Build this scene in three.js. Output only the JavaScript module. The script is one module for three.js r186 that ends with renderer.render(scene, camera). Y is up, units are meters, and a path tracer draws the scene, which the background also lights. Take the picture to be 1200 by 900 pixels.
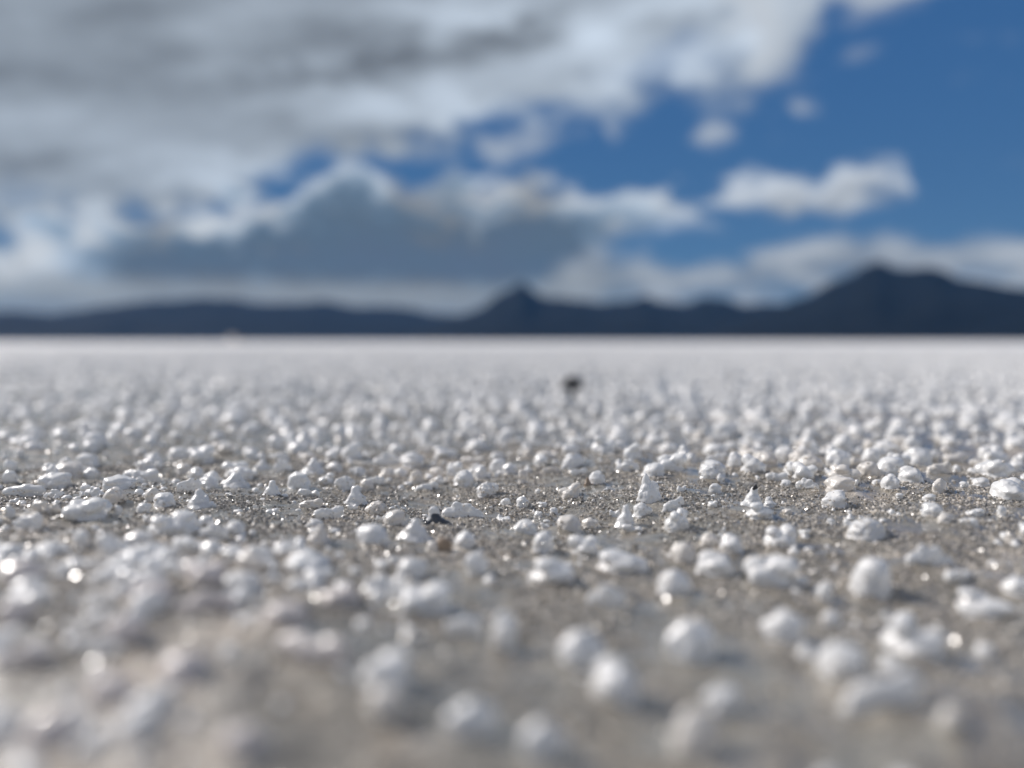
import * as THREE from 'three';
import { ImprovedNoise } from 'three/addons/math/ImprovedNoise.js';
import { mergeVertices } from 'three/addons/utils/BufferGeometryUtils.js';

// ---------------------------------------------------------------- camera: a phone lens two centimetres above the salt, focused at ten centimetres
const scene = new THREE.Scene();
const camera = new THREE.PerspectiveCamera(53.13, 4 / 3, 0.004, 90000);
camera.position.set(0, 0.022, 0);
camera.rotation.x = -Math.atan(49.5 / 900);
camera.focus = 0.102;
camera.userData.fStop = 9.6;                   // 26 mm / 9.6 = an opening of 2.7 mm
scene.add(camera);

const renderer = new THREE.WebGLRenderer({ antialias: true });
renderer.toneMapping = THREE.LinearToneMapping;
renderer.toneMappingExposure = 1.0;
renderer.shadowMap.enabled = true;
renderer.shadowMap.type = THREE.PCFSoftShadowMap;

// the sun: ahead to the left, 38 degrees up
const SUN_AZ = -66, SUN_EL = 38, R = Math.PI / 180;
const sunDir = new THREE.Vector3(Math.sin(SUN_AZ * R) * Math.cos(SUN_EL * R), Math.sin(SUN_EL * R), -Math.cos(SUN_AZ * R) * Math.cos(SUN_EL * R));
const sun = new THREE.DirectionalLight(new THREE.Color().setRGB(1, 0.94, 0.89), 4.8);
sun.name = 'sun';
sun.position.copy(sunDir).multiplyScalar(2).add(new THREE.Vector3(0, 0, -0.25));
sun.target.position.set(0, 0, -0.25);
sun.castShadow = true;
sun.shadow.mapSize.set(4096, 4096);
sun.shadow.bias = -0.0002;
Object.assign(sun.shadow.camera, { left: -0.4, right: 0.4, top: 0.4, bottom: -0.4, near: 0.5, far: 4 });
scene.add(sun, sun.target);

// ---------------------------------------------------------------- ground relief
const perlin = new ImprovedNoise();
const N3 = (x, y, z) => perlin.noise(x, y, z);
const ss = (a, b, x) => { const t = Math.min(1, Math.max(0, (x - a) / (b - a))); return t * t * (3 - 2 * t); };
// low mounds and hollows of the crust: [x, z, radius, height] in millimetres (z runs away from the lens)
const MOUNDS = [[-34, 50, 24, 3.0], [-58, 84, 26, 1.4], [-28, 78, 20, 0.9], [10, 128, 22, 1.2], [48, 122, 30, 1.6], [22, 104, 9, 1.0], [62, 92, 22, 1.2], [8, 84, 20, -0.9], [34, 72, 18, -0.7], [-90, 150, 40, 1.6], [90, 190, 60, 2.0]];
function relief(x, z) {                       // metres in, metres out
  const X = x * 1000, Z = -z * 1000;
  let h = 0;
  for (const [mx, mz, r, a] of MOUNDS) { const d = ((X - mx) ** 2 + (Z - mz) ** 2) / (r * r); if (d < 6) h += a * Math.exp(-d); }
  h += 1.5 * N3(X / 46, 3.1, Z / 46) + 0.7 * N3(X / 15, 7.7, Z / 15);
  return h / 1000;
}

let seedState = 12345;
const rnd = () => { seedState = (seedState + 0x6d2b79f5) | 0; let t = Math.imul(seedState ^ (seedState >>> 15), 1 | seedState); t = (t + Math.imul(t ^ (t >>> 7), 61 | t)) ^ t; return ((t ^ (t >>> 14)) >>> 0) / 4294967296; };
const mix = (a, b, t) => a + (b - a) * t;
const fbm = (x, y, z, n) => { let s = 0, a = 0.5; for (let i = 0; i < n; i++) { s += a * N3(x, y, z); x = x * 2.03 + 5.2; y = y * 2.03 + 1.3; z = z * 2.03 + 8.1; a *= 0.5; } return s; };
const poly = (pts, x) => {
  if (x <= pts[0][0]) return pts[0][1];
  for (let i = 1; i < pts.length; i++) if (x <= pts[i][0]) { const [a, b] = pts[i - 1], [c, d] = pts[i]; const t = (x - a) / (c - a), s = t * t * (3 - 2 * t); return mix(b, d, (t + s) / 2); }
  return pts[pts.length - 1][1];
};

// ---------------------------------------------------------------- the sky: blue air, a high grey deck, cumulus banks (degrees: azimuth to the right, elevation)
const DECK = [[-60, 5], [-41, 5], [-33.7, 6.6], [-31, 7], [-24, 7.6], [-17.5, 9.9], [-13, 12], [-9, 13], [-2.5, 14.1], [2.5, 15], [7.6, 16.3], [12.5, 17.8], [16.7, 17.2], [19.6, 18.3], [21, 21], [23, 26], [30, 34], [60, 50]];
const BANK_TOP = [[-60, 5], [-41, 4.6], [-36, 5.2], [-33.7, 5.6], [-31.9, 6.9], [-28.6, 7.9], [-26.1, 8.6], [-21.3, 8.9], [-16.1, 10], [-12.5, 12], [-10.1, 11.8], [-6.3, 10.4], [-2.5, 11.2], [1.3, 11.8], [3.8, 11.2], [6.3, 10.3], [10.1, 10.5], [12.5, 9.8], [14.6, 8.6], [16.5, 6.5]];
const BANK_BOT = [[-34, 2.6], [-2.5, 3], [2.5, 4.4], [9, 7.6], [13, 8.2], [16.5, 7.6]];
const HEAP_TOP = [[13.2, 8.6], [14.4, 10.3], [17.3, 10.9], [20.1, 11.3], [21.6, 10.4], [23.2, 11.6], [25, 11.8], [26.6, 10.9], [27.6, 8.8]];
const HEAP_BOT = [[13.2, 8.9], [17.3, 8.5], [20, 8.2], [22.9, 8.4], [24.6, 9.6], [26.2, 9.4], [27.6, 9.1]];
const LOW_TOP = [[-1, 1], [1.3, 3.4], [3.2, 5.6], [5.7, 6.8], [8.8, 6], [12.5, 5.6], [16.1, 5.6], [18.4, 6.3], [22.9, 7], [28.1, 6.6], [33.7, 6], [42, 5.4], [60, 5]];
const PUFFS = [[14.6, 13.9, 1.5, 0.9, 0.75], [20.4, 14.6, 1.3, 0.75, 0.6], [7.5, 14.2, 1.1, 0.8, 0.5], [1, 13.8, 2, 0.9, 0.6], [4.2, 14.3, 1.8, 0.8, 0.45], [27.2, 21.9, 3.0, 1.2, 1.7], [30.5, 21.8, 2.6, 1.0, 1.2], [23.2, 20.3, 2, 1.1, 0.35], [24, 18.1, 1.6, 0.9, 0.42], [17.4, 21.4, 2.4, 1.5, 0.9], [18.3, 19, 1.7, 1.4, 0.7], [-1.6, 13.3, 1.3, 0.7, 0.45], [18, 17, 3, 1, 0.35]];
const GLEAMS = [[6.3, 20.8, 2, 1.1], [12, 22.4, 4, 1.2], [-31.9, 5.3, 2.2, 0.9], [-28.9, 6.5, 1.5, 0.9], [-12.2, 11.2, 2.5, 0.7], [10, 18.8, 7, 1.3], [-5, 15.8, 9, 1.3], [-20, 11.5, 10, 1.2], [-4, 22, 7, 1.2], [17.3, 21.6, 1.8, 1], [18.3, 19.4, 1.6, 1]];
function skyTexture() {
  const W = 2048, H = 1024, data = new Float32Array(W * H * 4);
  const blob = (list, az, el) => { let s = 0; for (const [a, e, ra, re, k = 1] of list) { const d = ((az - a) / ra) ** 2 + ((el - e) / re) ** 2; if (d < 7) s += k * Math.exp(-d); } return s; };
  for (let j = 0; j < H; j++) {
    const elevation = ((j + 0.5) / H - 0.5) * 180, ce = Math.cos(elevation * R), y = Math.sin(elevation * R);
    for (let i = 0; i < W; i++) {
      const th = ((i + 0.5) / W - 0.5) * 2 * Math.PI, x = Math.cos(th) * ce, z = Math.sin(th) * ce, o = (j * W + i) * 4;
      data[o + 3] = 1;
      if (elevation < -1) { data[o] = 0.3; data[o + 1] = 0.33; data[o + 2] = 0.36; continue; }
      const az = Math.atan2(x, -z) / R;
      // clear air
      const t = Math.exp(-Math.max(0, elevation) / 7), up = ss(5, 60, elevation);
      let r = mix(mix(0.038, 0.024, up), 0.135, t), g = mix(mix(0.125, 0.085, up), 0.27, t), b = mix(mix(0.31, 0.25, up), 0.40, t);
      const put = (a, cr, cg, cb) => { r = mix(r, cr, a); g = mix(g, cg, a); b = mix(b, cb, a); };
      const n1 = fbm(x * 7, y * 16, z * 7, 5), n2 = fbm(x * 19 + 4, y * 34, z * 19, 4), n3 = fbm(x * 3.1 + 9, y * 5 + 2, z * 3.1, 4);
      // broken cloud round the rest of the sky, made brighter and whiter to fill shade
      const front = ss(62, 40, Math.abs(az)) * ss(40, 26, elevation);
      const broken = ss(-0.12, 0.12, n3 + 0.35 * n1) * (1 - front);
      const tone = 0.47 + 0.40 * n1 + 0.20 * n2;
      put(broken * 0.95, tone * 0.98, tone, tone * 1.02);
      if (front > 0) {
        const el = elevation - 0.54;
        // high grey deck, filling the upper left
        const d0 = el - poly(DECK, az) + 3.6 * n1 + 3.4 * n2;
        const soft = ss(2, 9, az); let a = ss(-1.2 - 1.6 * soft, 2.0 + 1.4 * soft, d0 + 1.5 * soft * fbm(az * 0.3, el * 0.5, 4.4, 4)) * ss(62, 44, Math.abs(az));
        let v = 0.35 + 0.12 * n1 + 0.08 * n2 + 0.30 * fbm(az * 0.07 + 3, (el - 0.2 * az) * 0.33, 1.7, 4) - 0.15 * Math.exp(-(((el - 20.4 - 0.2 * (az - 0.5) + 3 * n2) / 1.0) ** 2)) * ss(-26, -16, az) * ss(6, 2, az) + 0.25 * Math.min(1.3, blob(GLEAMS, az + 3 * n1, el + 2 * n2)) + 0.08 * ss(-12, 18, az) - 0.05 * ss(-14, -34, az) * ss(12, 17, el);
        put(a * 0.97 * front, v * 0.855, v * 0.985, v * 1.145);
        // puffs
        const p = blob(PUFFS, az + 3.2 * n2, el + 1.6 * n1);
        put(ss(0.12, 0.95, p + 0.5 * n2) * 0.85 * front, 0.52, 0.565, 0.62);
        // low cloud over the hills on the right
        const l = poly(LOW_TOP, az) - el + 1.6 * n1 + 1.3 * n2;
        a = ss(-0.5, 1.3, l) * ss(-1, 2.5, az) * mix(0.72, 0.42, ss(0.8, 3, l) * ss(0.1, -0.12, n2));
        v = 0.48 + 0.45 * n2 + 0.2 * n1 - 0.13 * ss(0.8, 2.6, l) + 0.05 * ss(24, 32, az);
        put(a * front, v * 0.97, v * 1.0, v * 1.02);
        // pale murk low over the hills
        put(ss(6, 1.6, el + 2 * n1) * 0.95 * front * ss(14, 2, az), 0.27, 0.295, 0.305);
        // the long cumulus bank: pale heads, slate-blue body, a lighter strip at its foot
        const top = poly(BANK_TOP, az) + 1.8 * n1 + 2.8 * n2 - el, bot = el - poly(BANK_BOT, az) + 0.8 * n1;
        a = ss(-0.6, 1.3, top) * ss(-1.3, 1.6, bot) * ss(16.8, 13.5, az);
        const body = ss(0.7, 4.2, top + 3.4 * n2 + 1.5 * n1) * ss(-36, -22, az + 14 * n1) * ss(14, 4, az + 10 * n2);
        const deep = Math.sqrt(body), crown = ss(-0.25, 0.25, N3(az * 0.16, 3.3, 0.5) + 0.5 * n2 + 0.8 * Math.exp(-(((az + 11) / 3) ** 2)) + 0.5 * Math.exp(-(((az + 31) / 4) ** 2)));
        v = mix(mix(0.40, 0.70, crown) + 0.45 * n2, 0.095 + 0.16 * n1 + 0.18 * n2, deep * 0.97);
        put(a * front, v * mix(0.94, 0.62, deep), v * mix(1, 0.94, deep), v * mix(1.06, 1.34, deep));
        const strip = Math.exp(-(((el - 3.0 - 0.7 * n1) / 0.85) ** 2)) * ss(5, -6, az);
        put(strip * 0.6 * front, 0.36, 0.38, 0.385);
        // a separate heap on the right
        const ht = poly(HEAP_TOP, az) + 1.8 * n1 + 2.4 * n2 - el, hb = el - poly(HEAP_BOT, az) + 1.6 * n1 + 1.8 * n2;
        a = ss(-0.6, 1.1, ht) * ss(-0.8, 1.1, hb) * ss(13, 14, az) * ss(28, 27, az);
        v = mix(0.66, 0.40, ss(0.8, 2.6, ht)) + 0.3 * n2;
        put(a * front * 0.92, v * 0.92, v, v * 1.1);
      }
      // brightening of the air towards the sun
      const c = Math.max(0, x * sunDir.x + y * sunDir.y + z * sunDir.z), glow = 1 + 0.35 * c ** 8;
      data[o] = Math.max(0, r * glow); data[o + 1] = Math.max(0, g * glow); data[o + 2] = Math.max(0, b * glow);
    }
  }
  const tex = new THREE.DataTexture(data, W, H, THREE.RGBAFormat, THREE.FloatType);
  tex.mapping = THREE.EquirectangularReflectionMapping;
  tex.magFilter = tex.minFilter = THREE.LinearFilter;
  tex.needsUpdate = true;
  return tex;
}
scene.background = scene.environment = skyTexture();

// ---------------------------------------------------------------- helpers
const taken = {};
const numbered = (name) => { const n = taken[name] = (taken[name] ?? -1) + 1; return n ? name + '_' + String(n).padStart(3, '0') : name; };
const structure = (o, name, label) => { o.name = name; o.userData = { kind: 'structure', label }; scene.add(o); return o; };
const tag = (o, name, label, category, group) => { o.name = numbered(name); o.userData = { label, category }; if (group) o.userData.group = group; scene.add(o); return o; };
const rgb = (r, g, b) => new THREE.Color().setRGB(r, g, b);
function grainTexture(size, fn, srgb) {
  const d = new Uint8Array(size * size * 4);
  for (let j = 0; j < size; j++) for (let i = 0; i < size; i++) { const v = fn(i / size, j / size), o = (j * size + i) * 4; for (let c = 0; c < 3; c++) d[o + c] = Math.max(0, Math.min(255, 255 * (v.length ? v[c] : v))); d[o + 3] = 255; }
  const t = new THREE.DataTexture(d, size, size);
  t.wrapS = t.wrapT = THREE.RepeatWrapping; t.magFilter = THREE.LinearFilter; t.minFilter = THREE.LinearMipmapLinearFilter; t.generateMipmaps = true;
  if (srgb) t.colorSpace = THREE.SRGBColorSpace;
  t.needsUpdate = true; return t;
}
// seamless noise: the square is wrapped round a torus
const tile = (u, v, f, n, s) => { const A = 2 * Math.PI * u, B = 2 * Math.PI * v, k = f / (2 * Math.PI); return fbm(Math.cos(A) * k + s, Math.sin(A) * k + Math.cos(B) * k * 0.9, Math.sin(B) * k - s, n); };

// x, z (away from the lens), width, height in millimetres, kind
const PLACED = `-68.1,106.4,6.10,1.99,l;-76.8,116.5,2.34,2.08,d;-71.8,119.1,2.39,2.65,d;-67.5,122.5,3.00,1.91,d;-61.2,101.7,2.94,1.36,l;-54.2,99.0,3.73,1.54,l;-49.7,95.1,2.96,2.11,d;-54.2,88.6,3.73,1.67,l;
-51.6,81.0,3.60,2.07,l;-48.9,87.7,5.61,2.71,k;-45.8,96.8,2.16,1.94,d;-43.4,94.9,3.16,1.69,d;-57.7,118.4,6.52,2.22,l;-45.5,107.3,3.57,2.14,l;-38.7,94.7,3.98,2.52,c;-35.7,80.0,5.28,2.64,k;
-46.2,89.2,1.00,1.40,p;-36.5,74.4,2.65,1.32,d;-42.4,74.5,1.83,1.50,d;-35.1,66.6,2.67,2.22,k;-57.6,86.9,2.33,1.55,l;-38.2,58.9,3.27,1.96,d;-33.5,105.9,3.06,2.59,c;-31.7,113.1,4.01,2.76,d;
-38.2,127.2,3.39,2.54,l;-46.1,116.9,2.60,2.08,d;-28.7,107.6,3.58,1.31,l;-26.6,100.5,3.57,1.45,l;-22.8,94.5,4.18,1.57,l;-22.5,86.7,2.13,1.35,d;-19.9,78.0,2.78,2.08,c;-25.1,114.2,3.55,2.28,s;
-21.4,104.0,3.46,2.77,c;-29.9,128.1,3.13,1.85,s;-21.3,118.5,3.42,1.71,l;-20.4,125.4,2.79,1.81,d;-17.4,97.6,3.25,2.06,s;-14.2,91.6,3.05,1.93,d;-14.6,79.5,3.70,2.29,d;-18.6,127.4,2.55,1.56,d;
-22.1,64.7,3.16,1.87,d;-29.7,81.4,2.36,1.63,d;-30.9,78.5,3.48,1.74,l;-29.5,140.2,4.65,3.41,k;-32.6,137.5,2.45,1.99,d;-22.1,137.2,6.05,2.27,l;-46.3,137.9,4.58,2.14,l;-46.4,149.4,2.99,2.82,d;
-15.2,121.1,2.69,2.42,s;-12.4,126.2,2.80,1.82,d;-12.9,115.3,3.83,1.53,l;-11.4,118.8,1.85,1.59,d;-9.4,124.7,3.05,2.77,k;-5.2,122.4,2.45,2.18,d;-2.4,126.6,3.09,2.39,d;-0.3,124.6,2.77,1.94,d;
1.7,116.2,1.68,2.33,p;-3.5,109.9,3.53,2.07,s;1.5,103.4,1.96,1.50,d;8.1,106.3,3.54,2.12,k;10.4,119.1,3.17,1.19,l;12.6,112.5,3.00,2.25,d;6.3,122.4,2.99,1.22,l;4.9,128.5,2.57,2.29,d;
10.0,124.6,4.14,2.48,d;10.5,137.5,3.66,2.29,d;16.3,135.3,4.78,3.58,k;13.5,106.9,1.55,0.72,l;-6.3,97.0,5.76,2.35,L;-9.3,92.0,2.66,2.35,D;-10.9,83.5,4.06,2.49,c;-5.0,81.2,2.53,1.99,d;
-7.5,80.0,2.50,1.52,B;1.5,87.9,2.93,1.76,s;3.3,80.2,2.50,2.50,d;6.8,90.2,3.21,2.00,d;9.5,92.1,2.26,1.33,d;7.5,79.5,3.70,2.47,k;18.0,99.8,3.43,3.98,T;16.4,95.2,2.54,1.80,d;
13.7,91.8,2.86,2.86,c;14.2,89.6,2.79,0.90,l;20.4,95.7,3.40,1.81,l;19.3,89.0,3.16,2.67,k;29.0,111.9,3.35,2.48,s;30.0,109.4,1.22,1.71,p;30.2,96.1,3.10,2.78,K;29.8,91.5,3.45,2.03,k;
33.5,99.2,1.11,0.89,d;33.6,92.8,1.24,0.73,d;38.7,111.4,3.46,1.36,l;36.8,116.2,3.86,3.09,k;35.4,121.1,2.96,2.69,d;33.3,125.0,3.60,1.66,l;24.9,118.3,4.70,3.14,k;20.0,127.0,3.38,3.10,k;
18.1,119.6,3.97,1.99,l;47.0,131.2,3.49,2.47,d;52.3,134.2,4.45,3.86,k;42.7,111.3,3.94,2.71,k;41.2,106.2,3.30,1.53,l;21.4,82.0,2.20,1.65,d;23.0,79.5,2.66,2.13,d;28.9,81.6,3.80,2.71,k;
17.4,76.9,2.74,2.06,d;48.1,172.2,5.71,3.42,d;41.2,156.2,4.15,2.08,d;50.5,159.1,6.32,2.63,k;11.2,111.3,1.74,1.37,A;51.5,120.7,4.14,2.94,d;44.9,104.2,4.15,2.19,d;41.2,97.4,3.35,2.16,k;
53.4,114.2,3.55,2.15,d;59.7,126.7,3.37,2.81,d;51.3,103.2,2.64,2.30,d;57.2,109.3,3.52,2.43,d;50.7,105.9,1.42,0.95,d;61.9,122.0,3.65,2.57,k;72.7,133.7,5.90,2.51,l;56.2,100.2,2.56,2.12,d;
64.9,115.8,3.85,2.18,l;77.0,132.9,5.00,2.94,k;85.0,134.2,5.05,2.97,k;68.4,104.2,3.70,2.31,d;90.0,134.4,2.39,1.80,d;38.9,83.1,4.77,2.39,S;49.0,88.7,2.37,1.78,d;49.0,85.7,2.29,1.34,d;
57.6,89.3,1.20,1.40,p;50.7,84.4,1.88,1.13,l;52.5,79.9,0.90,0.99,p;-6.7,59.3,4.32,2.22,k;-3.5,54.9,2.81,1.34,l;-0.5,53.4,1.91,2.63,d;4.8,51.4,3.31,2.51,d;6.4,46.8,3.02,2.50,d;
7.8,62.6,3.20,1.81,l;-7.6,45.1,3.21,1.90,k;-7.1,41.8,2.42,1.49,d;-2.3,41.0,3.01,1.92,d;1.7,39.8,2.58,1.87,d;12.7,53.7,3.69,2.62,d;-12.7,58.3,1.95,1.82,d;3.7,68.9,3.96,2.29,k;
-8.9,67.9,2.87,1.81,d;-3.3,70.7,2.21,2.21,d;10.8,73.9,4.89,2.12,k;14.3,66.6,2.97,2.08,d;19.5,72.5,3.54,2.25,d;23.7,69.3,4.59,2.75,k;32.3,68.1,3.33,3.18,d;40.6,73.7,4.72,2.12,l;
41.1,69.9,3.42,1.32,l;27.2,65.6,1.47,1.91,p;39.9,63.8,4.25,1.84,k;25.6,60.4,1.83,1.22,d;20.3,56.7,3.16,2.27,d;29.2,54.7,4.24,2.67,k;22.0,50.3,3.14,2.24,d;22.7,45.7,4.83,2.11,l;
12.8,45.8,2.26,1.54,d;10.1,40.9,2.92,2.47,d;24.9,42.4,1.44,1.44,d;45.0,67.4,2.26,1.51,d;-24.3,59.7,3.31,2.38,k;-26.3,55.4,2.96,1.85,d;-15.7,52.1,3.24,2.08,d;-12.5,46.9,5.13,2.05,l;
-24.9,48.3,2.69,1.94,d;-33.5,51.1,2.28,2.05,d;-13.4,37.1,2.49,1.66,d;-13.4,57.3,2.30,1.66,d;-28.8,44.4,3.26,1.68,l;-21.9,53.8,4.15,1.78,l;-22.0,41.2,2.75,1.65,d;-19.3,44.0,2.65,1.67,d;
-23.0,37.3,2.50,1.67,d;25.9,332.9,10.99,8.79,P;`.split(/[;\n]+/).filter(Boolean).map((s) => { const [x, z, w, h, t] = s.split(','), k = z < 76 ? 1.09 : 1; return [+x / 1000, -z / 1000, +w * k / 1000, +h * k / 1000, t]; });
// ---------------------------------------------------------------- ground: damp grey-brown crust near by, dry white salt to the horizon
const T_MM = 48;                                                 // the grain texture repeats every 48 mm
const cells = (() => { const n = 150, p = []; for (let j = 0; j < n; j++) for (let i = 0; i < n; i++) p.push([i + rnd(), j + rnd(), rnd()]); return { n, p }; })();
function crystalCells(u, v) {                                     // nearest grain: distance and the grain's own number
  const n = cells.n, x = u * n, y = v * n, i0 = Math.floor(x), j0 = Math.floor(y); let d1 = 9, id = 0, d2 = 9;
  for (let b = -1; b <= 1; b++) for (let a = -1; a <= 1; a++) {
    const i = i0 + a, j = j0 + b, c = cells.p[((j + n) % n) * n + (i + n) % n], dx = c[0] + (i - ((i + n) % n)) - x, dy = c[1] + (j - ((j + n) % n)) - y, d = dx * dx + dy * dy;
    if (d < d1) { d2 = d1; d1 = d; id = c[2]; } else if (d < d2) d2 = d;
  }
  return [Math.sqrt(d1), Math.sqrt(d2), id];
}
const crustBump = grainTexture(1024, (u, v) => { const [a, b, id] = crystalCells(u, v); return 0.25 + 0.45 * Math.min(1, (b - a) * 1.3) * (0.4 + 0.6 * id) + 0.25 * tile(u, v, 40, 3, 2); });
const crustTone = grainTexture(1024, (u, v) => { const [, , id] = crystalCells(u, v), n = tile(u, v, 26, 5, 6), k = 0.78 + 0.30 * n + 0.20 * (id - 0.5), w = 0.05 * tile(u, v, 9, 3, 11); return [k + w, k, k - w]; }, true);
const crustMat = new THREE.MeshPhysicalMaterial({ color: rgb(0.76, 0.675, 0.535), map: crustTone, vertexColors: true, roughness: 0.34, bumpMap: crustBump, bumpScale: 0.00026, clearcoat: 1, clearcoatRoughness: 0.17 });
const collar = new Map();
for (const [x, z, w, h] of PLACED) for (let a = -1; a <= 1; a++) for (let b = -1; b <= 1; b++) { const k = (Math.floor(x / 0.006) + a) * 4096 + Math.floor(z / 0.006) + b; (collar.get(k) ?? collar.set(k, []).get(k)).push([x, z, w, h]); }
const crustHeight = (x, z) => {
  let rise = 0;
  for (const [a, b, w, h] of collar.get(Math.floor(x / 0.006) * 4096 + Math.floor(z / 0.006)) ?? []) rise += 0.10 * h * Math.exp(-((x - a) ** 2 + (z - b) ** 2) / (w * w * 0.4));
  const X = x * 1000, Z = z * 1000;
  return relief(x, z) + rise + (0.34 * N3(X / 4.1, 1.5, Z / 4.1) + 0.2 * N3(X / 1.7, 9.5, Z / 1.7) + 0.11 * Math.abs(N3(X / 0.8, 4.5, Z / 0.8))) / 1000;
};
function polarSheet(radii, angles, height, colour, uvMetres) {
  const nr = radii.length, na = angles.length, pos = new Float32Array(nr * na * 3), uv = new Float32Array(nr * na * 2), col = colour && new Float32Array(nr * na * 3), idx = new Uint32Array((nr - 1) * (na - 1) * 6);
  let k = 0;
  for (let i = 0; i < nr; i++) for (let j = 0; j < na; j++) {
    const o = i * na + j, x = radii[i] * Math.sin(angles[j]), z = -radii[i] * Math.cos(angles[j]);
    pos[o * 3] = x; pos[o * 3 + 1] = height(x, z, radii[i]); pos[o * 3 + 2] = z;
    uv[o * 2] = x / uvMetres; uv[o * 2 + 1] = -z / uvMetres;
    if (colour) colour(x, z).forEach((c, n) => { col[o * 3 + n] = c; });
    if (i && j) { const a = o - na - 1, b = o - na, c = o - 1; idx.set([a, c, b, b, c, o], k); k += 6; }
  }
  const g = new THREE.BufferGeometry();
  g.setAttribute('position', new THREE.BufferAttribute(pos, 3)); g.setAttribute('uv', new THREE.BufferAttribute(uv, 2));
  if (colour) g.setAttribute('color', new THREE.BufferAttribute(col, 3));
  g.setIndex(new THREE.BufferAttribute(idx, 1)); g.computeVertexNormals();
  return g;
}
const fineAngles = [], plainAngles = [];
for (let a = -180; a < -44; a += 3) fineAngles.push(a * R);
for (let k = 0; k <= 400; k++) fineAngles.push((-44 + k * 0.22) * R);
for (let a = 47; a <= 180; a += 3) fineAngles.push(a * R);
fineAngles[fineAngles.length - 1] = 180 * R;
for (let a = -180; a <= 180; a += 1.5) plainAngles.push(a * R);
const crustRadii = [0.001, 0.01]; while (crustRadii.at(-1) < 1.2) crustRadii.push(crustRadii.at(-1) * (crustRadii.at(-1) < 0.3 ? 1.0041 : 1.008)); while (crustRadii.at(-1) < 4.2) crustRadii.push(crustRadii.at(-1) * 1.03);
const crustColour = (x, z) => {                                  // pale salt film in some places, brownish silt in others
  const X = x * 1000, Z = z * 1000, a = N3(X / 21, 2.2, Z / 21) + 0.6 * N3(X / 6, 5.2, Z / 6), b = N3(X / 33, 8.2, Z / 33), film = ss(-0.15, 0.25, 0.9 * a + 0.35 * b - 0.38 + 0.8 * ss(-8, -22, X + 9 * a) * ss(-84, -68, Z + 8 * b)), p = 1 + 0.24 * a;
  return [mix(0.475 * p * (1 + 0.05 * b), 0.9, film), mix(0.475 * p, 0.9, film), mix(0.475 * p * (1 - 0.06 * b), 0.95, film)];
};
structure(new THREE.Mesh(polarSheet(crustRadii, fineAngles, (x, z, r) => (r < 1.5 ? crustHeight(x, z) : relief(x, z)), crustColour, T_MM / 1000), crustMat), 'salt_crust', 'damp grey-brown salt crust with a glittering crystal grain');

const plainRadii = [3.6]; while (plainRadii.at(-1) < 40000) plainRadii.push(plainRadii.at(-1) * 1.12);
const plainTone = grainTexture(512, (u, v) => { const k = 0.93 + 0.14 * tile(u, v, 8, 6, 3); return [k, k, k]; }, true);
const plainMat = new THREE.MeshStandardMaterial({ color: rgb(0.86, 0.855, 0.85), map: plainTone, roughness: 0.8 });
structure(new THREE.Mesh(polarSheet(plainRadii, plainAngles, (x, z, r) => 0.0026 + Math.min(0.02, r * 0.0002) * 0.05 * N3(x * 2, 1, z * 2), null, 7), plainMat), 'salt_flat', 'dry white salt flat running out to the foot of the mountains');

// ---------------------------------------------------------------- mountains far behind the flat
const rockTone = grainTexture(256, (u, v) => { const k = 0.75 + 0.5 * tile(u, v, 12, 5, 4); return [k, k * 0.97, k * 0.92]; }, true);
const rockMat = new THREE.MeshPhysicalMaterial({ color: rgb(0.010, 0.013, 0.017), map: rockTone, roughness: 1, specularIntensity: 0.15 });
function range(name, label, near, crest, back, outline, rough, seed) {
  const a0 = outline[0][0], a1 = outline.at(-1)[0], na = Math.round((a1 - a0) / 0.16), nr = 30, pos = [], uv = [], idx = [];
  for (let j = 0; j <= na; j++) for (let i = 0; i <= nr; i++) {
    const az = mix(a0, a1, j / na), t = i / nr, ct = 0.6, d = t < ct ? mix(near, crest, t / ct) : mix(crest, back, (t - ct) / (1 - ct));
    const top = crest * Math.tan((poly(outline, az) + 0.54 * ss(0, 1.2, poly(outline, az))) * R), s = t < ct ? t / ct : 1 - (t - ct) / (1 - ct);
    const x = d * Math.sin(az * R), z = -d * Math.cos(az * R), rk = fbm(x / 1700 + seed, 0.3, z / 1700, 5), ridge = 1 - Math.abs(fbm(x / 2600, seed, z / 2600, 3)) * 2;
    const y = top * (Math.pow(s, 1.25) + s * (1 - s) * (ridge - 0.6) * 0.9 + rough * rk * Math.min(1, s * 3)) ;
    pos.push(x, Math.max(-20, y - 12 * (s === 0)), z); uv.push(x / 900, (z + y * 1.5) / 900);
    if (i && j) { const o = j * (nr + 1) + i, a = o - nr - 2, b = o - nr - 1, c = o - 1; idx.push(a, b, c, b, o, c); }
  }
  const g = new THREE.BufferGeometry();
  g.setAttribute('position', new THREE.Float32BufferAttribute(pos, 3)); g.setAttribute('uv', new THREE.Float32BufferAttribute(uv, 2)); g.setIndex(idx); g.computeVertexNormals();
  structure(new THREE.Mesh(g, rockMat), name, label);
}
range('low_hills', 'long low blue ridge on the left horizon', 19000, 25000, 32000, [[-75, 0.2], [-66, 1.3], [-58, 1.7], [-48, 1.3], [-40, 1.5], [-36, 1.15], [-33, 1.35], [-31, 1.3], [-27.6, 1.9], [-24, 2.15], [-20.1, 2.5], [-17.5, 2.3], [-14, 2.35], [-11.3, 2.05], [-8.5, 1.9], [-6.3, 1.6], [-2, 1.2], [4, 0.9], [10, 0.1]], 0.2, 3);
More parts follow.
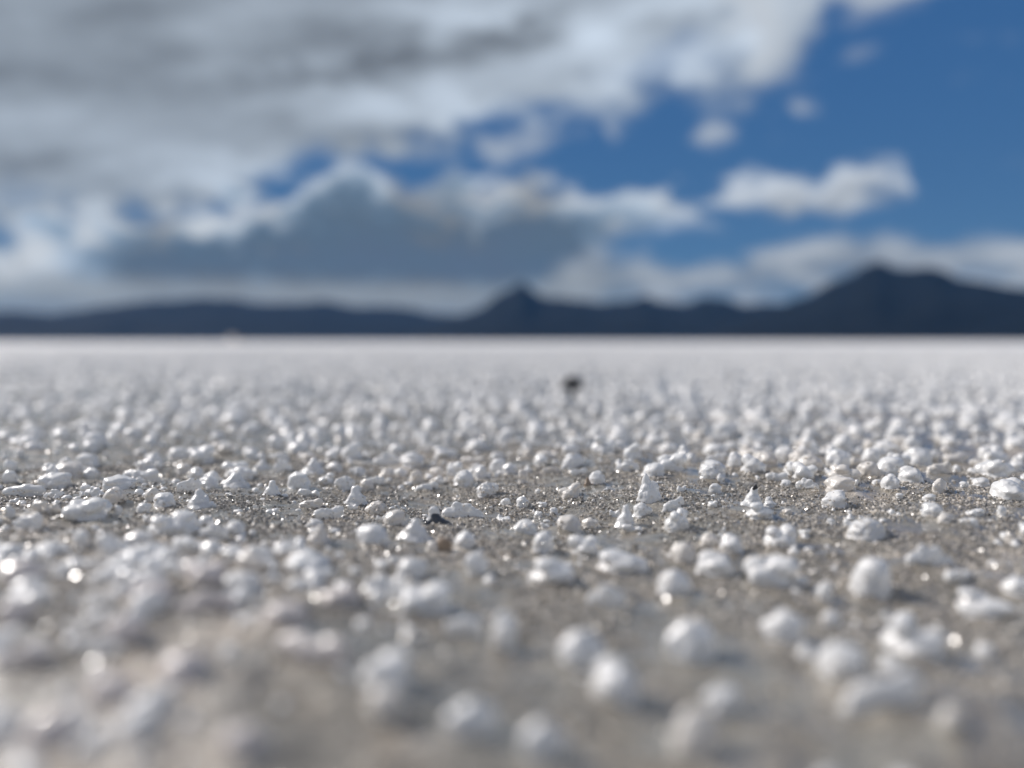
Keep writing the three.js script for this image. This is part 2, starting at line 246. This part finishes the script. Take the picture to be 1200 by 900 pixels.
range('peaked_mountain', 'dark blue range with a sharp peak in the middle of the horizon', 15000, 20000, 26000, [[-8.5, 0.05], [-6.3, 0.8], [-4.4, 1.35], [-2.5, 1.9], [-0.6, 3.1], [0.8, 3.95], [2.2, 2.95], [3.4, 2.75], [5.1, 2.6], [6.7, 2.3], [8.2, 2.5], [9.8, 2.95], [11, 2.45], [12.5, 2.2], [14, 2.65], [15.5, 2.5], [16.8, 2.05], [18.4, 2.15], [22, 1.6], [28, 0.1]], 0.16, 7);
range('broad_mountain', 'tall broad dark blue mountain rising on the right', 12000, 17000, 23000, [[13, 0.05], [16, 1.1], [18.4, 1.8], [20.7, 2.45], [22.9, 3.7], [23.6, 3.95], [24.5, 4.6], [25.4, 4.85], [26.3, 4.4], [27.1, 4.25], [28.3, 4.3], [29.1, 4.1], [30, 3.6], [31, 3.45], [33.7, 2.75], [38, 2.4], [44, 2.9], [52, 1.9], [60, 2.3], [72, 0.2]], 0.15, 11);

{ // a pale speck of a building at the foot of the low ridge
  const hut = new THREE.Group(), a = -20.0 * R, far = 3000, pale = new THREE.MeshStandardMaterial({ color: rgb(0.62, 0.54, 0.46), roughness: 0.8 }), brown = new THREE.MeshStandardMaterial({ color: rgb(0.16, 0.11, 0.08), roughness: 0.8 });
  tag(hut, 'distant_building', 'tiny pale blurred building far off at the foot of the low ridge', 'building');
  hut.position.set(far * Math.sin(a), 0, -far * Math.cos(a)); hut.rotation.y = -a + 0.3; hut.scale.setScalar(1.5);
  const wall = new THREE.Mesh(new THREE.BoxGeometry(17, 11, 9), pale); wall.name = 'wall'; wall.position.y = 5.5;
  const gable = new THREE.Shape([[-5.2, 0], [5.2, 0], [0, 4]].map((p) => new THREE.Vector2(...p))), roof = new THREE.Mesh(new THREE.ExtrudeGeometry(gable, { depth: 18, bevelEnabled: false }), pale); roof.name = 'roof'; roof.rotation.y = Math.PI / 2; roof.position.set(-9, 11.01, 0);
  const annex = new THREE.Mesh(new THREE.BoxGeometry(12, 10, 7), brown); annex.name = 'annex'; annex.position.set(15, 5, 0);
  hut.add(wall, roof, annex);
}

// ---------------------------------------------------------------- salt nodules
const nodeCentre = new THREE.Vector3();
const icos = {};
function noduleGeometry(kind, seed, detail) {
  const save = seedState; seedState = seed * 7919 + 17;
  const L = [], add = (x, y, z, rx, ry = rx, rz = rx) => L.push([x, y, z, rx, ry, rz]), q = (a, b) => mix(a, b, rnd());
  let fine = 0.018, cy = 0.3;
  if (kind === 'dome' || kind === 'rough') {
    add(q(-0.05, 0.05), 0.2, 0, 0.46, q(0.55, 0.72), 0.44); if (kind === 'rough') fine = 0.05;
    const n = 2 + Math.floor(rnd() * 3); for (let k = 0; k < n; k++) { const a = rnd() * 6.28, e = q(0.1, 0.9); add(0.33 * Math.cos(a) * Math.cos(e), 0.3 + 0.42 * Math.sin(e), 0.33 * Math.sin(a) * Math.cos(e), q(0.14, 0.26)); }
  } else if (kind === 'cluster') {
    add(0, 0.15, 0, 0.4, 0.42, 0.38); const n = 4 + Math.floor(rnd() * 3);
    for (let k = 0; k < n; k++) { const a = k * 6.28 / n + rnd(), d = q(0.15, 0.34); add(d * Math.cos(a), q(0.2, 0.72), d * Math.sin(a), q(0.17, 0.29)); }
  } else if (kind === 'low') {
    add(0, 0.15, 0, 0.42, 0.4, 0.24); const n = 4; for (let k = 0; k < n; k++) add(mix(-0.36, 0.36, k / (n - 1)), q(0.15, 0.55), q(-0.08, 0.08), q(0.15, 0.22), q(0.25, 0.4), q(0.17, 0.24));
  } else if (kind === 'cone') {
    const lean = q(-0.12, 0.12); add(0, 0.05, 0, 0.5, 0.4, 0.46); add(lean * 0.5, 0.35, 0, 0.33, 0.36, 0.32); add(lean, 0.72, 0, 0.17, 0.26, 0.17); add(q(-0.3, 0.3), 0.3, q(0, 0.2), 0.2);
  } else if (kind === 'peak') {
    add(0, 0.15, 0, 0.42, 0.38, 0.4); add(-0.08, 0.42, 0, 0.3, 0.3, 0.3); add(0.2, 0.5, 0.05, 0.2, 0.22, 0.22); add(-0.12, 0.76, 0, 0.13, 0.24, 0.13); add(0.22, 0.22, 0.12, 0.24); add(-0.26, 0.25, 0.1, 0.2); cy = 0.4; fine = 0.028;
  } else if (kind === 'peg') {
    add(0, 0.15, 0, 0.36, 0.5, 0.36); add(q(-0.1, 0.1), 0.6, 0, 0.4, 0.36, 0.36); add(0.1, 0.8, 0.05, 0.24, 0.2, 0.24); cy = 0.45;
  }
  const off = rnd() * 50;
  const sdf = (x, y, z) => {
    let d = 9;
    for (const [a, b, c, rx, ry, rz] of L) { const e = (Math.hypot((x - a) / rx, (y - b) / ry, (z - c) / rz) - 1) * Math.min(rx, ry, rz), h = Math.max(0, 0.11 - Math.abs(d - e)) / 0.11; d = Math.min(d, e) - h * h * 0.11 * 0.25; }
    return d - 0.055 * N3(x * 3.3 + off, y * 3.3, z * 3.3) - fine * N3(x * 8.7, y * 8.7 + off, z * 8.7) - fine * 0.6 * N3(x * 19, y * 19 + off, z * 19);
  };
  icos[detail] ??= mergeVertices(new THREE.IcosahedronGeometry(1, detail).deleteAttribute('uv').deleteAttribute('normal'), 1e-5);
  const g = icos[detail].clone(), p = g.attributes.position, bb = [9, -9, -9, 9, -9];
  for (let i = 0; i < p.count; i++) {
    nodeCentre.fromBufferAttribute(p, i); const { x, y, z } = nodeCentre; let t = 1.5;
    while (t > 0.05 && sdf(x * t, cy + y * t, z * t) > 0) t -= 0.03;
    let lo = t, hi = t + 0.03; for (let k = 0; k < 7; k++) { const m = (lo + hi) / 2; if (sdf(x * m, cy + y * m, z * m) > 0) hi = m; else lo = m; }
    p.setXYZ(i, x * lo, cy + y * lo, z * lo);
    bb[0] = Math.min(bb[0], x * lo); bb[1] = Math.max(bb[1], x * lo); bb[2] = Math.max(bb[2], cy + y * lo); bb[3] = Math.min(bb[3], z * lo); bb[4] = Math.max(bb[4], z * lo);
  }
  const sx = 1 / (bb[1] - bb[0]), mx = (bb[0] + bb[1]) / 2, sy = 1 / bb[2], mz = (bb[3] + bb[4]) / 2;
  for (let i = 0; i < p.count; i++) {                              // the foot spreads into the crust
    const x = (p.getX(i) - mx) * sx, y = p.getY(i) * sy, z = (p.getZ(i) - mz) * sx, low = Math.max(0, 1 - Math.max(0, y + 0.05) / 0.38), f = 0.93 + low * low * (0.24 + 0.5 * N3(x * 3 + off, 2, z * 3));
    p.setXYZ(i, x * f, y, z * f);
  }
  g.computeVertexNormals(); seedState = save;
  return g;
}
const saltMat = new THREE.MeshPhysicalMaterial({ color: rgb(0.945, 0.945, 0.935), roughness: 0.42, clearcoat: 0.7, clearcoatRoughness: 0.2, transmission: 0.4, thickness: 0, ior: 1.5 });
const milkMat = saltMat.clone(); milkMat.color = rgb(0.90, 0.865, 0.81);
const stainMat = saltMat.clone(); stainMat.color = rgb(0.83, 0.77, 0.73); stainMat.transmission = 0.3;
const TINT = [['white', saltMat], ['cream-tinged', milkMat], ['pinkish-white', stainMat]];
const HERO = {};
for (const [kind, n] of [['dome', 9], ['rough', 4], ['cluster', 7], ['low', 6], ['cone', 4], ['peg', 3]]) HERO[kind] = Array.from({ length: n }, (_, k) => noduleGeometry(kind, 31 * n + k * 7 + kind.length, 12));
const KIND = { d: 'dome', s: 'rough', S: 'rough', k: 'cluster', l: 'low', L: 'low', c: 'cone', K: 'cone', p: 'peg', T: 'peak', D: 'cone', B: 'low' };
const LOOK = {
  dome: [['small rounded', 'salt nodule'], ['smooth rounded', 'salt nodule of middling size'], ['large smooth rounded', 'salt nodule']],
  rough: [['crystal-frosted', 'salt nodule with a rough glittering skin']],
  cluster: [['small knobbly', 'salt nodule of several fused lobes'], ['large knobbly', 'salt nodule of several fused lobes']],
  low: [['short low', 'salt ridge'], ['long low', 'salt ridge']],
  cone: [['pointed cone-shaped', 'salt nodule']],
  peg: [['tiny upright', 'salt peg, taller than it is wide']],
};
const spots = [], crystals = [], landmarks = [], plain = [];
function setNodule(o, x, z, w, h, d, turn) { o.position.set(x, relief(x, z) - h * 0.06, z); o.scale.set(w, h, d); o.rotation.y = turn; spots.push([x, z, Math.max(w, d) / 2]); }
function frost(o, geometry, n) {                                  // crystals grown on a nodule, most of them low on its sides
  o.updateMatrix(); const p = geometry.attributes.position, v = new THREE.Vector3();
  for (let k = 0; k < n; k++) { let i, y; do { i = Math.floor(rnd() * p.count); y = p.getY(i); } while (y < 0.02 || rnd() < y * 0.8); v.fromBufferAttribute(p, i).applyMatrix4(o.matrix); crystals.push([v.x, v.y, v.z, mix(0.00008, 0.00026, rnd() ** 2), 0.8]); }
}
const count = {};
function look(kind, w) { const l = LOOK[kind], k = kind === 'dome' ? (w < 0.0026 ? 0 : w < 0.0040 ? 1 : 2) : l.length > 1 ? (w < 0.0036 ? 0 : 1) : 0; return l[k]; }
function nodule(kind, x, z, w, h, d, turn, stained) {
  const v = HERO[kind], g = v[(count[kind] = (count[kind] ?? -1) + 1) % v.length], tint = stained ? 2 : rnd() < 0.78 ? 0 : 1;
  const o = new THREE.Mesh(g, TINT[tint][1]), [how, what] = look(kind, w), colour = TINT[tint][0];
  tag(o, 'salt_nodule', how + ' ' + colour + ' ' + what + (kind === 'low' ? ' lying along the damp crust' : ' on the damp crust'), 'salt nodule', how + ' ' + colour + ' nodules');
  plain.push([o, x, z, w, how + ' ' + colour + ' ' + what]);
  setNodule(o, x, z, w, h, d, turn); frost(o, g, Math.round(mix(4, 16, rnd()) * (kind === 'rough' ? 3 : 1)));
  return o;
}
function special(label, x, z, w, h, d, turn, parts, category = 'salt nodule', name = 'salt_nodule') {
  const o = new THREE.Group(); tag(o, name, label, category); setNodule(o, x, z, w, h, d, turn); o.scale.set(1, 1, 1); landmarks.push([o, x, z]);
  for (const [pn, g, m, pos, sc, rot] of parts) { const c = new THREE.Mesh(g, m); c.name = pn; c.position.set(...pos); c.scale.set(...sc); if (rot) c.rotation.set(...rot); o.add(c); }
  return o;
}
const darkMat = new THREE.MeshPhysicalMaterial({ color: rgb(0.045, 0.048, 0.055), roughness: 0.25, clearcoat: 0.8, clearcoatRoughness: 0.08 });
const tanMat = new THREE.MeshPhysicalMaterial({ color: rgb(0.36, 0.27, 0.19), roughness: 0.5, clearcoat: 0.3, clearcoatRoughness: 0.2 });
const stoneMat = new THREE.MeshStandardMaterial({ color: rgb(0.05, 0.048, 0.047), roughness: 0.7 });
for (const [x, z, w, h, t] of PLACED) {
  const kind = KIND[t], d = w * mix(0.75, 1.0, rnd()), turn = t === 'l' ? mix(-0.45, 0.45, rnd()) : mix(-0.6, 0.6, rnd()) + (rnd() < 0.5 ? Math.PI : 0);
  if (t === 'T') special('tall white salt nodule ending in a thin upright spike', x, z, w, h, d, 0, [['lump', noduleGeometry('peak', 5, 14), saltMat, [0, 0, 0], [w, h, d]]]);
  else if (t === 'L') { const o = nodule('low', x, z, w, h, d * 0.6, 0.1); o.userData.label = 'long white salt hump tapering to one side, beside the dark-footed nodule'; delete o.userData.group; }
  else if (t === 'S') { const o = nodule('rough', x, z, w, h, d * 0.8, 0.2); o.userData.label = 'broad white salt nodule thickly frosted with crystals and flat on top'; delete o.userData.group; }
  else if (t === 'D') special('salt nodule with a white cap on a dark grey glassy foot', x, z, w, h, d, 0.15, [['dark_foot', noduleGeometry('cone', 8, 12), darkMat, [w * 0.12, 0, d * 0.1], [w * 1.3, h * 0.72, d * 1.1]], ['white_cap', noduleGeometry('dome', 9, 12), saltMat, [-w * 0.05, h * 0.36, -w * 0.02], [w * 0.58, h * 0.68, d * 0.58]], ['black_crystal', noduleGeometry('cluster', 10, 6), darkMat, [-w * 0.42, h * 0.08, d * 0.34], [w * 0.36, h * 0.36, w * 0.36]]]);
  else if (t === 'K') { const lump = noduleGeometry('cone', 14, 12), p = lump.attributes.position; let tip = 0; for (let i = 1; i < p.count; i++) if (p.getY(i) > p.getY(tip)) tip = i; special('white cone-shaped salt nodule with a black speck on its tip', x, z, w, h, d, 0.4, [['lump', lump, saltMat, [0, 0, 0], [w, h, d]], ['black_speck', noduleGeometry('low', 15, 5), stoneMat, [p.getX(tip) * w - w * 0.03, h * 0.9, p.getZ(tip) * d + d * 0.06], [w * 0.28, h * 0.18, w * 0.2], [0, 0, 0.35]]]); }
  else if (t === 'B') special('low salt lump stained tan on one end, beside a white nodule', x, z, w, h, d, -0.1, [['stained_end', noduleGeometry('low', 21, 12), tanMat, [w * 0.12, 0, 0], [w * 0.75, h, d * 0.7]], ['pale_end', noduleGeometry('dome', 22, 12), milkMat, [-w * 0.35, 0, 0.0001], [w * 0.6, h * 0.7, d * 0.6]]]);
  else if (t === 'A') special('small tan chip of crust standing up like a tent', x, z, w, h, d, 0.3, [['chip', noduleGeometry('cone', 25, 8), tanMat, [0, 0, 0], [w * 0.9, h * 1.15, d * 0.7]], ['crust_fragment', noduleGeometry('low', 26, 6), tanMat, [w * 0.3, 0, 0], [w, h * 0.5, d]]], 'crust chip', 'crust_chip');
  else if (t === 'P') special('dark rounded pebble lying among the far nodules', x, z, w, h, d, 0.3, [['stone', noduleGeometry('dome', 27, 10), stoneMat, [0, -0.0006, 0], [w, h * 0.95, d]], ['salt_rind', noduleGeometry('low', 28, 8), milkMat, [-w * 0.3, 0, w * 0.25], [w * 0.7, h * 0.3, w * 0.5]]], 'pebble', 'dark_pebble');
  else { const stained = x < -0.011 && z > -0.062; nodule(kind, x, z, w, stained ? h * 0.8 : h, kind === 'low' ? d * 0.7 : d, turn, stained); }
}
// the rest: nodules scattered over the crust, the nearest of them as things, the others as one mass
const halfFrame = (x, z) => Math.abs(x) / Math.max(1e-4, -z);
const kinds = ['dome', 'dome', 'dome', 'cluster', 'cluster', 'low', 'rough', 'cone'];
const things = 300 - PLACED.length; let made = 0;
const field = [];
const hash = new Map(), keyOf = (x, z) => Math.floor(x / 0.012) + ',' + Math.floor(z / 0.012);
const note = (x, z, r) => { const k = keyOf(x, z); (hash.get(k) ?? hash.set(k, []).get(k)).push([x, z, r]); };
spots.forEach((s) => note(...s));
const free = (x, z, r) => { const i = Math.floor(x / 0.012), j = Math.floor(z / 0.012); for (let a = -1; a <= 1; a++) for (let b = -1; b <= 1; b++) for (const [X, Z, q] of hash.get((i + a) + ',' + (j + b)) ?? []) if (Math.hypot(X - x, Z - z) < (q + r) * 0.86) return false; return true; };
const scatter = [];
for (const [r0, r1, half, step] of [[0.012, 1.4, 180, 0.0074], [1.4, 2.4, 44, 0.0085], [2.4, 4.0, 42, 0.0115]]) {
  const c = Math.ceil(r1 / step);
  for (let j = -c; j <= c; j++) for (let i = -c; i <= c; i++) {
    const x = (i + rnd()) * step, z = (j + rnd()) * step, r = Math.hypot(x, z), u = rnd(), v = rnd(), t = rnd();
    if (r < r0 || r >= r1 || Math.abs(Math.atan2(x, -z)) > half * R) continue;
    if (r > 0.6 && half === 180 && Math.abs(Math.atan2(x, -z)) > 50 * R && u < 0.5) continue;
    const patch = N3(x * 26, 3, z * 26) + 0.3 * N3(x * 9, 6, z * 9) + 0.12 * ss(-0.15, 0.15, x);
    if (u < 0.06 - 0.4 * patch) continue;
    scatter.push([r, x, z, v, t]);
  }
}
scatter.sort((a, b) => a[0] - b[0]);
for (const [r, x, z, v, t] of scatter) {
  const inFrame = z < 0 && halfFrame(x, z) < 0.74 && -z > 0.026;
  if (inFrame && r < 0.116) continue;                             // the foreground is laid out one by one above
  const w = mix(0.0024, 0.0050, v ** 1.3) * (r > 0.2 ? 1.06 : 1) * (r > 2.4 ? 1.25 : 1), h = w * mix(0.42, 0.64, t);
  if (r < 0.4 && !free(x, z, w / 2)) continue;
  if (r < 0.4) note(x, z, w / 2);
  if (inFrame && made < things && halfFrame(x, z) < 0.7) { made++; const kind = kinds[Math.floor(t * 997) % kinds.length]; nodule(kind, x, z, w, kind === 'low' ? h * 0.75 : h, kind === 'low' ? w * 0.65 : w * mix(0.8, 1, v), (v * 37 % 1) * 6.28); }
  else field.push([x, z, w, h, v, t]);
}
const NAMED = { 'tall white': 'tall spiked nodule', 'salt nodule w': 'dark-footed nodule', 'white cone': 'black-tipped nodule', 'low salt lump': 'tan-stained lump', 'small tan': 'tan crust chip', 'dark rounded': 'dark pebble' };
for (const [o, x, z] of landmarks) {                               // the neighbours of the odd ones out are told apart by them
  const mark = Object.entries(NAMED).find(([k]) => o.userData.label.startsWith(k))[1];
  const near = plain.filter((p) => p[0].userData.group).sort((a, b) => Math.hypot(a[1] - x, a[2] - z) - Math.hypot(b[1] - x, b[2] - z));
  ['closest', 'second closest', 'third closest'].forEach((which, k) => { const p = near[k]; if (Math.hypot(p[1] - x, p[2] - z) < 0.02) { p[0].userData.label = p[4].split(',')[0] + ', ' + which + ' to the ' + mark; delete p[0].userData.group; } });
}
const mass = new THREE.Group(); mass.name = 'salt_nodule_field'; mass.userData = { kind: 'stuff', label: 'thousands of small white salt nodules spreading over the flat', category: 'salt nodules' }; scene.add(mass);
{
  const kindsFar = ['dome', 'dome', 'dome', 'cluster', 'cluster', 'cluster', 'low', 'rough', 'cone', 'dome'], m = new THREE.Matrix4(), q = new THREE.Quaternion(), up = new THREE.Vector3(0, 1, 0);
  const lists = kindsFar.map(() => []); field.forEach((f, i) => lists[Math.floor(f[4] * 9973 + i) % lists.length].push(f));
  for (let k = 0; k < 4000; k++) {                                // crumbs between the nodules
    const r = Math.sqrt(mix(0.028 ** 2, 0.2 ** 2, rnd())), a = mix(-44, 44, rnd()) * R, x = r * Math.sin(a), z = -r * Math.cos(a), w = mix(0.0005, 0.0019, rnd() ** 2.2), heap = N3(x * 140, 8, z * 140) + 0.5 * ss(-0.008, -0.022, x) * ss(-0.09, -0.07, z);
    if (rnd() < 0.55 - 1.3 * heap + 0.35 * ss(0.085, 0.07, r) * ss(-0.016, -0.004, x) || !free(x, z, w * 0.3)) continue;
    lists[k % lists.length].push([x, z, w, w * mix(0.4, 0.7, rnd()), rnd(), rnd()]);
  }
  for (let k = 0; k < 620; k++) {                                 // knobbly salt rind over the mound at the left
    const x = mix(-0.062, -0.009, rnd()), z = -mix(0.034, 0.078, rnd()), w = mix(0.0009, 0.0030, rnd() ** 1.7);
    if (N3(x * 90, 1, z * 90) < -0.12 + 0.5 * ss(-0.02, -0.008, x) + 0.5 * ss(-0.066, -0.08, z) || !free(x, z, w * 0.2)) continue;
    lists[k % lists.length].push([x, z, w, w * mix(0.35, 0.6, rnd()), rnd(), rnd()]);
  }
  lists.forEach((list, k) => {
    const im = new THREE.InstancedMesh(noduleGeometry(kindsFar[k], 200 + k, 5), saltMat, list.length); im.name = 'nodules'; im.userData = { kind: 'stuff' };
    list.forEach(([x, z, w, h, v, t], i) => im.setMatrixAt(i, m.compose(new THREE.Vector3(x, relief(x, z) - h * 0.05, z), q.setFromAxisAngle(up, (v * 91 + t * 17) % 6.283), new THREE.Vector3(w, h, w * mix(0.75, 1, t)))));
    mass.add(im);
  });
}
// crumbs and crystals of the crust itself
{
  const m = new THREE.Matrix4(), q = new THREE.Quaternion(), e = new THREE.Euler();
  for (let k = 0; k < 330000; k++) {
    const near = k % 3 < 2, r = near ? Math.sqrt(mix(0.055 ** 2, 0.15 ** 2, rnd())) : Math.sqrt(mix(0.02 ** 2, 0.27 ** 2, rnd())), a = mix(-44, 44, rnd()) * R, x = r * Math.sin(a), z = -r * Math.cos(a), c = rnd();
    if (c > 0.42 + 1.0 * N3(x * 120, 2, z * 120) + 0.6 * N3(x * 420, 2, z * 420) + 0.25 * ss(-0.004, -0.03, x) * ss(-0.085, -0.065, z)) continue;
    const s = mix(0.00007, 0.00032, rnd() ** 2.6);
    crystals.push([x, crustHeight(x, z) + s * 0.1, z, s, rnd() < 0.2 ? 0.95 : mix(0.36, 0.7, rnd())]);
  }
  const crystalMat = new THREE.MeshPhysicalMaterial({ color: rgb(1, 0.945, 0.86), roughness: 0.24, ior: 1.54, transmission: 0.5, thickness: 0 });
  const im = new THREE.InstancedMesh(new THREE.BoxGeometry(1, 1, 1), crystalMat, crystals.length); im.name = 'salt_crystals'; im.userData = { kind: 'stuff', label: 'tiny glittering salt crystals all over the damp crust', category: 'crystals' };
  crystals.forEach(([x, y, z, s, c], i) => { q.setFromEuler(e.set(rnd() * 6.28, rnd() * 6.28, rnd() * 6.28)); im.setMatrixAt(i, m.compose(new THREE.Vector3(x, y, z), q, new THREE.Vector3(s * mix(0.7, 1.3, rnd()), s, s * mix(0.7, 1.6, rnd())))); im.setColorAt(i, rgb(c, c, c)); });
  scene.add(im);
}

scene.fog = new THREE.FogExp2(rgb(0.16, 0.46, 1.0), 0.0000074);
scene.traverse((o) => { if (o.isMesh) o.castShadow = o.receiveShadow = true; });
console.log('nodules', made + PLACED.length, 'field', field.length, 'crystals', crystals.length);
renderer.render(scene, camera);
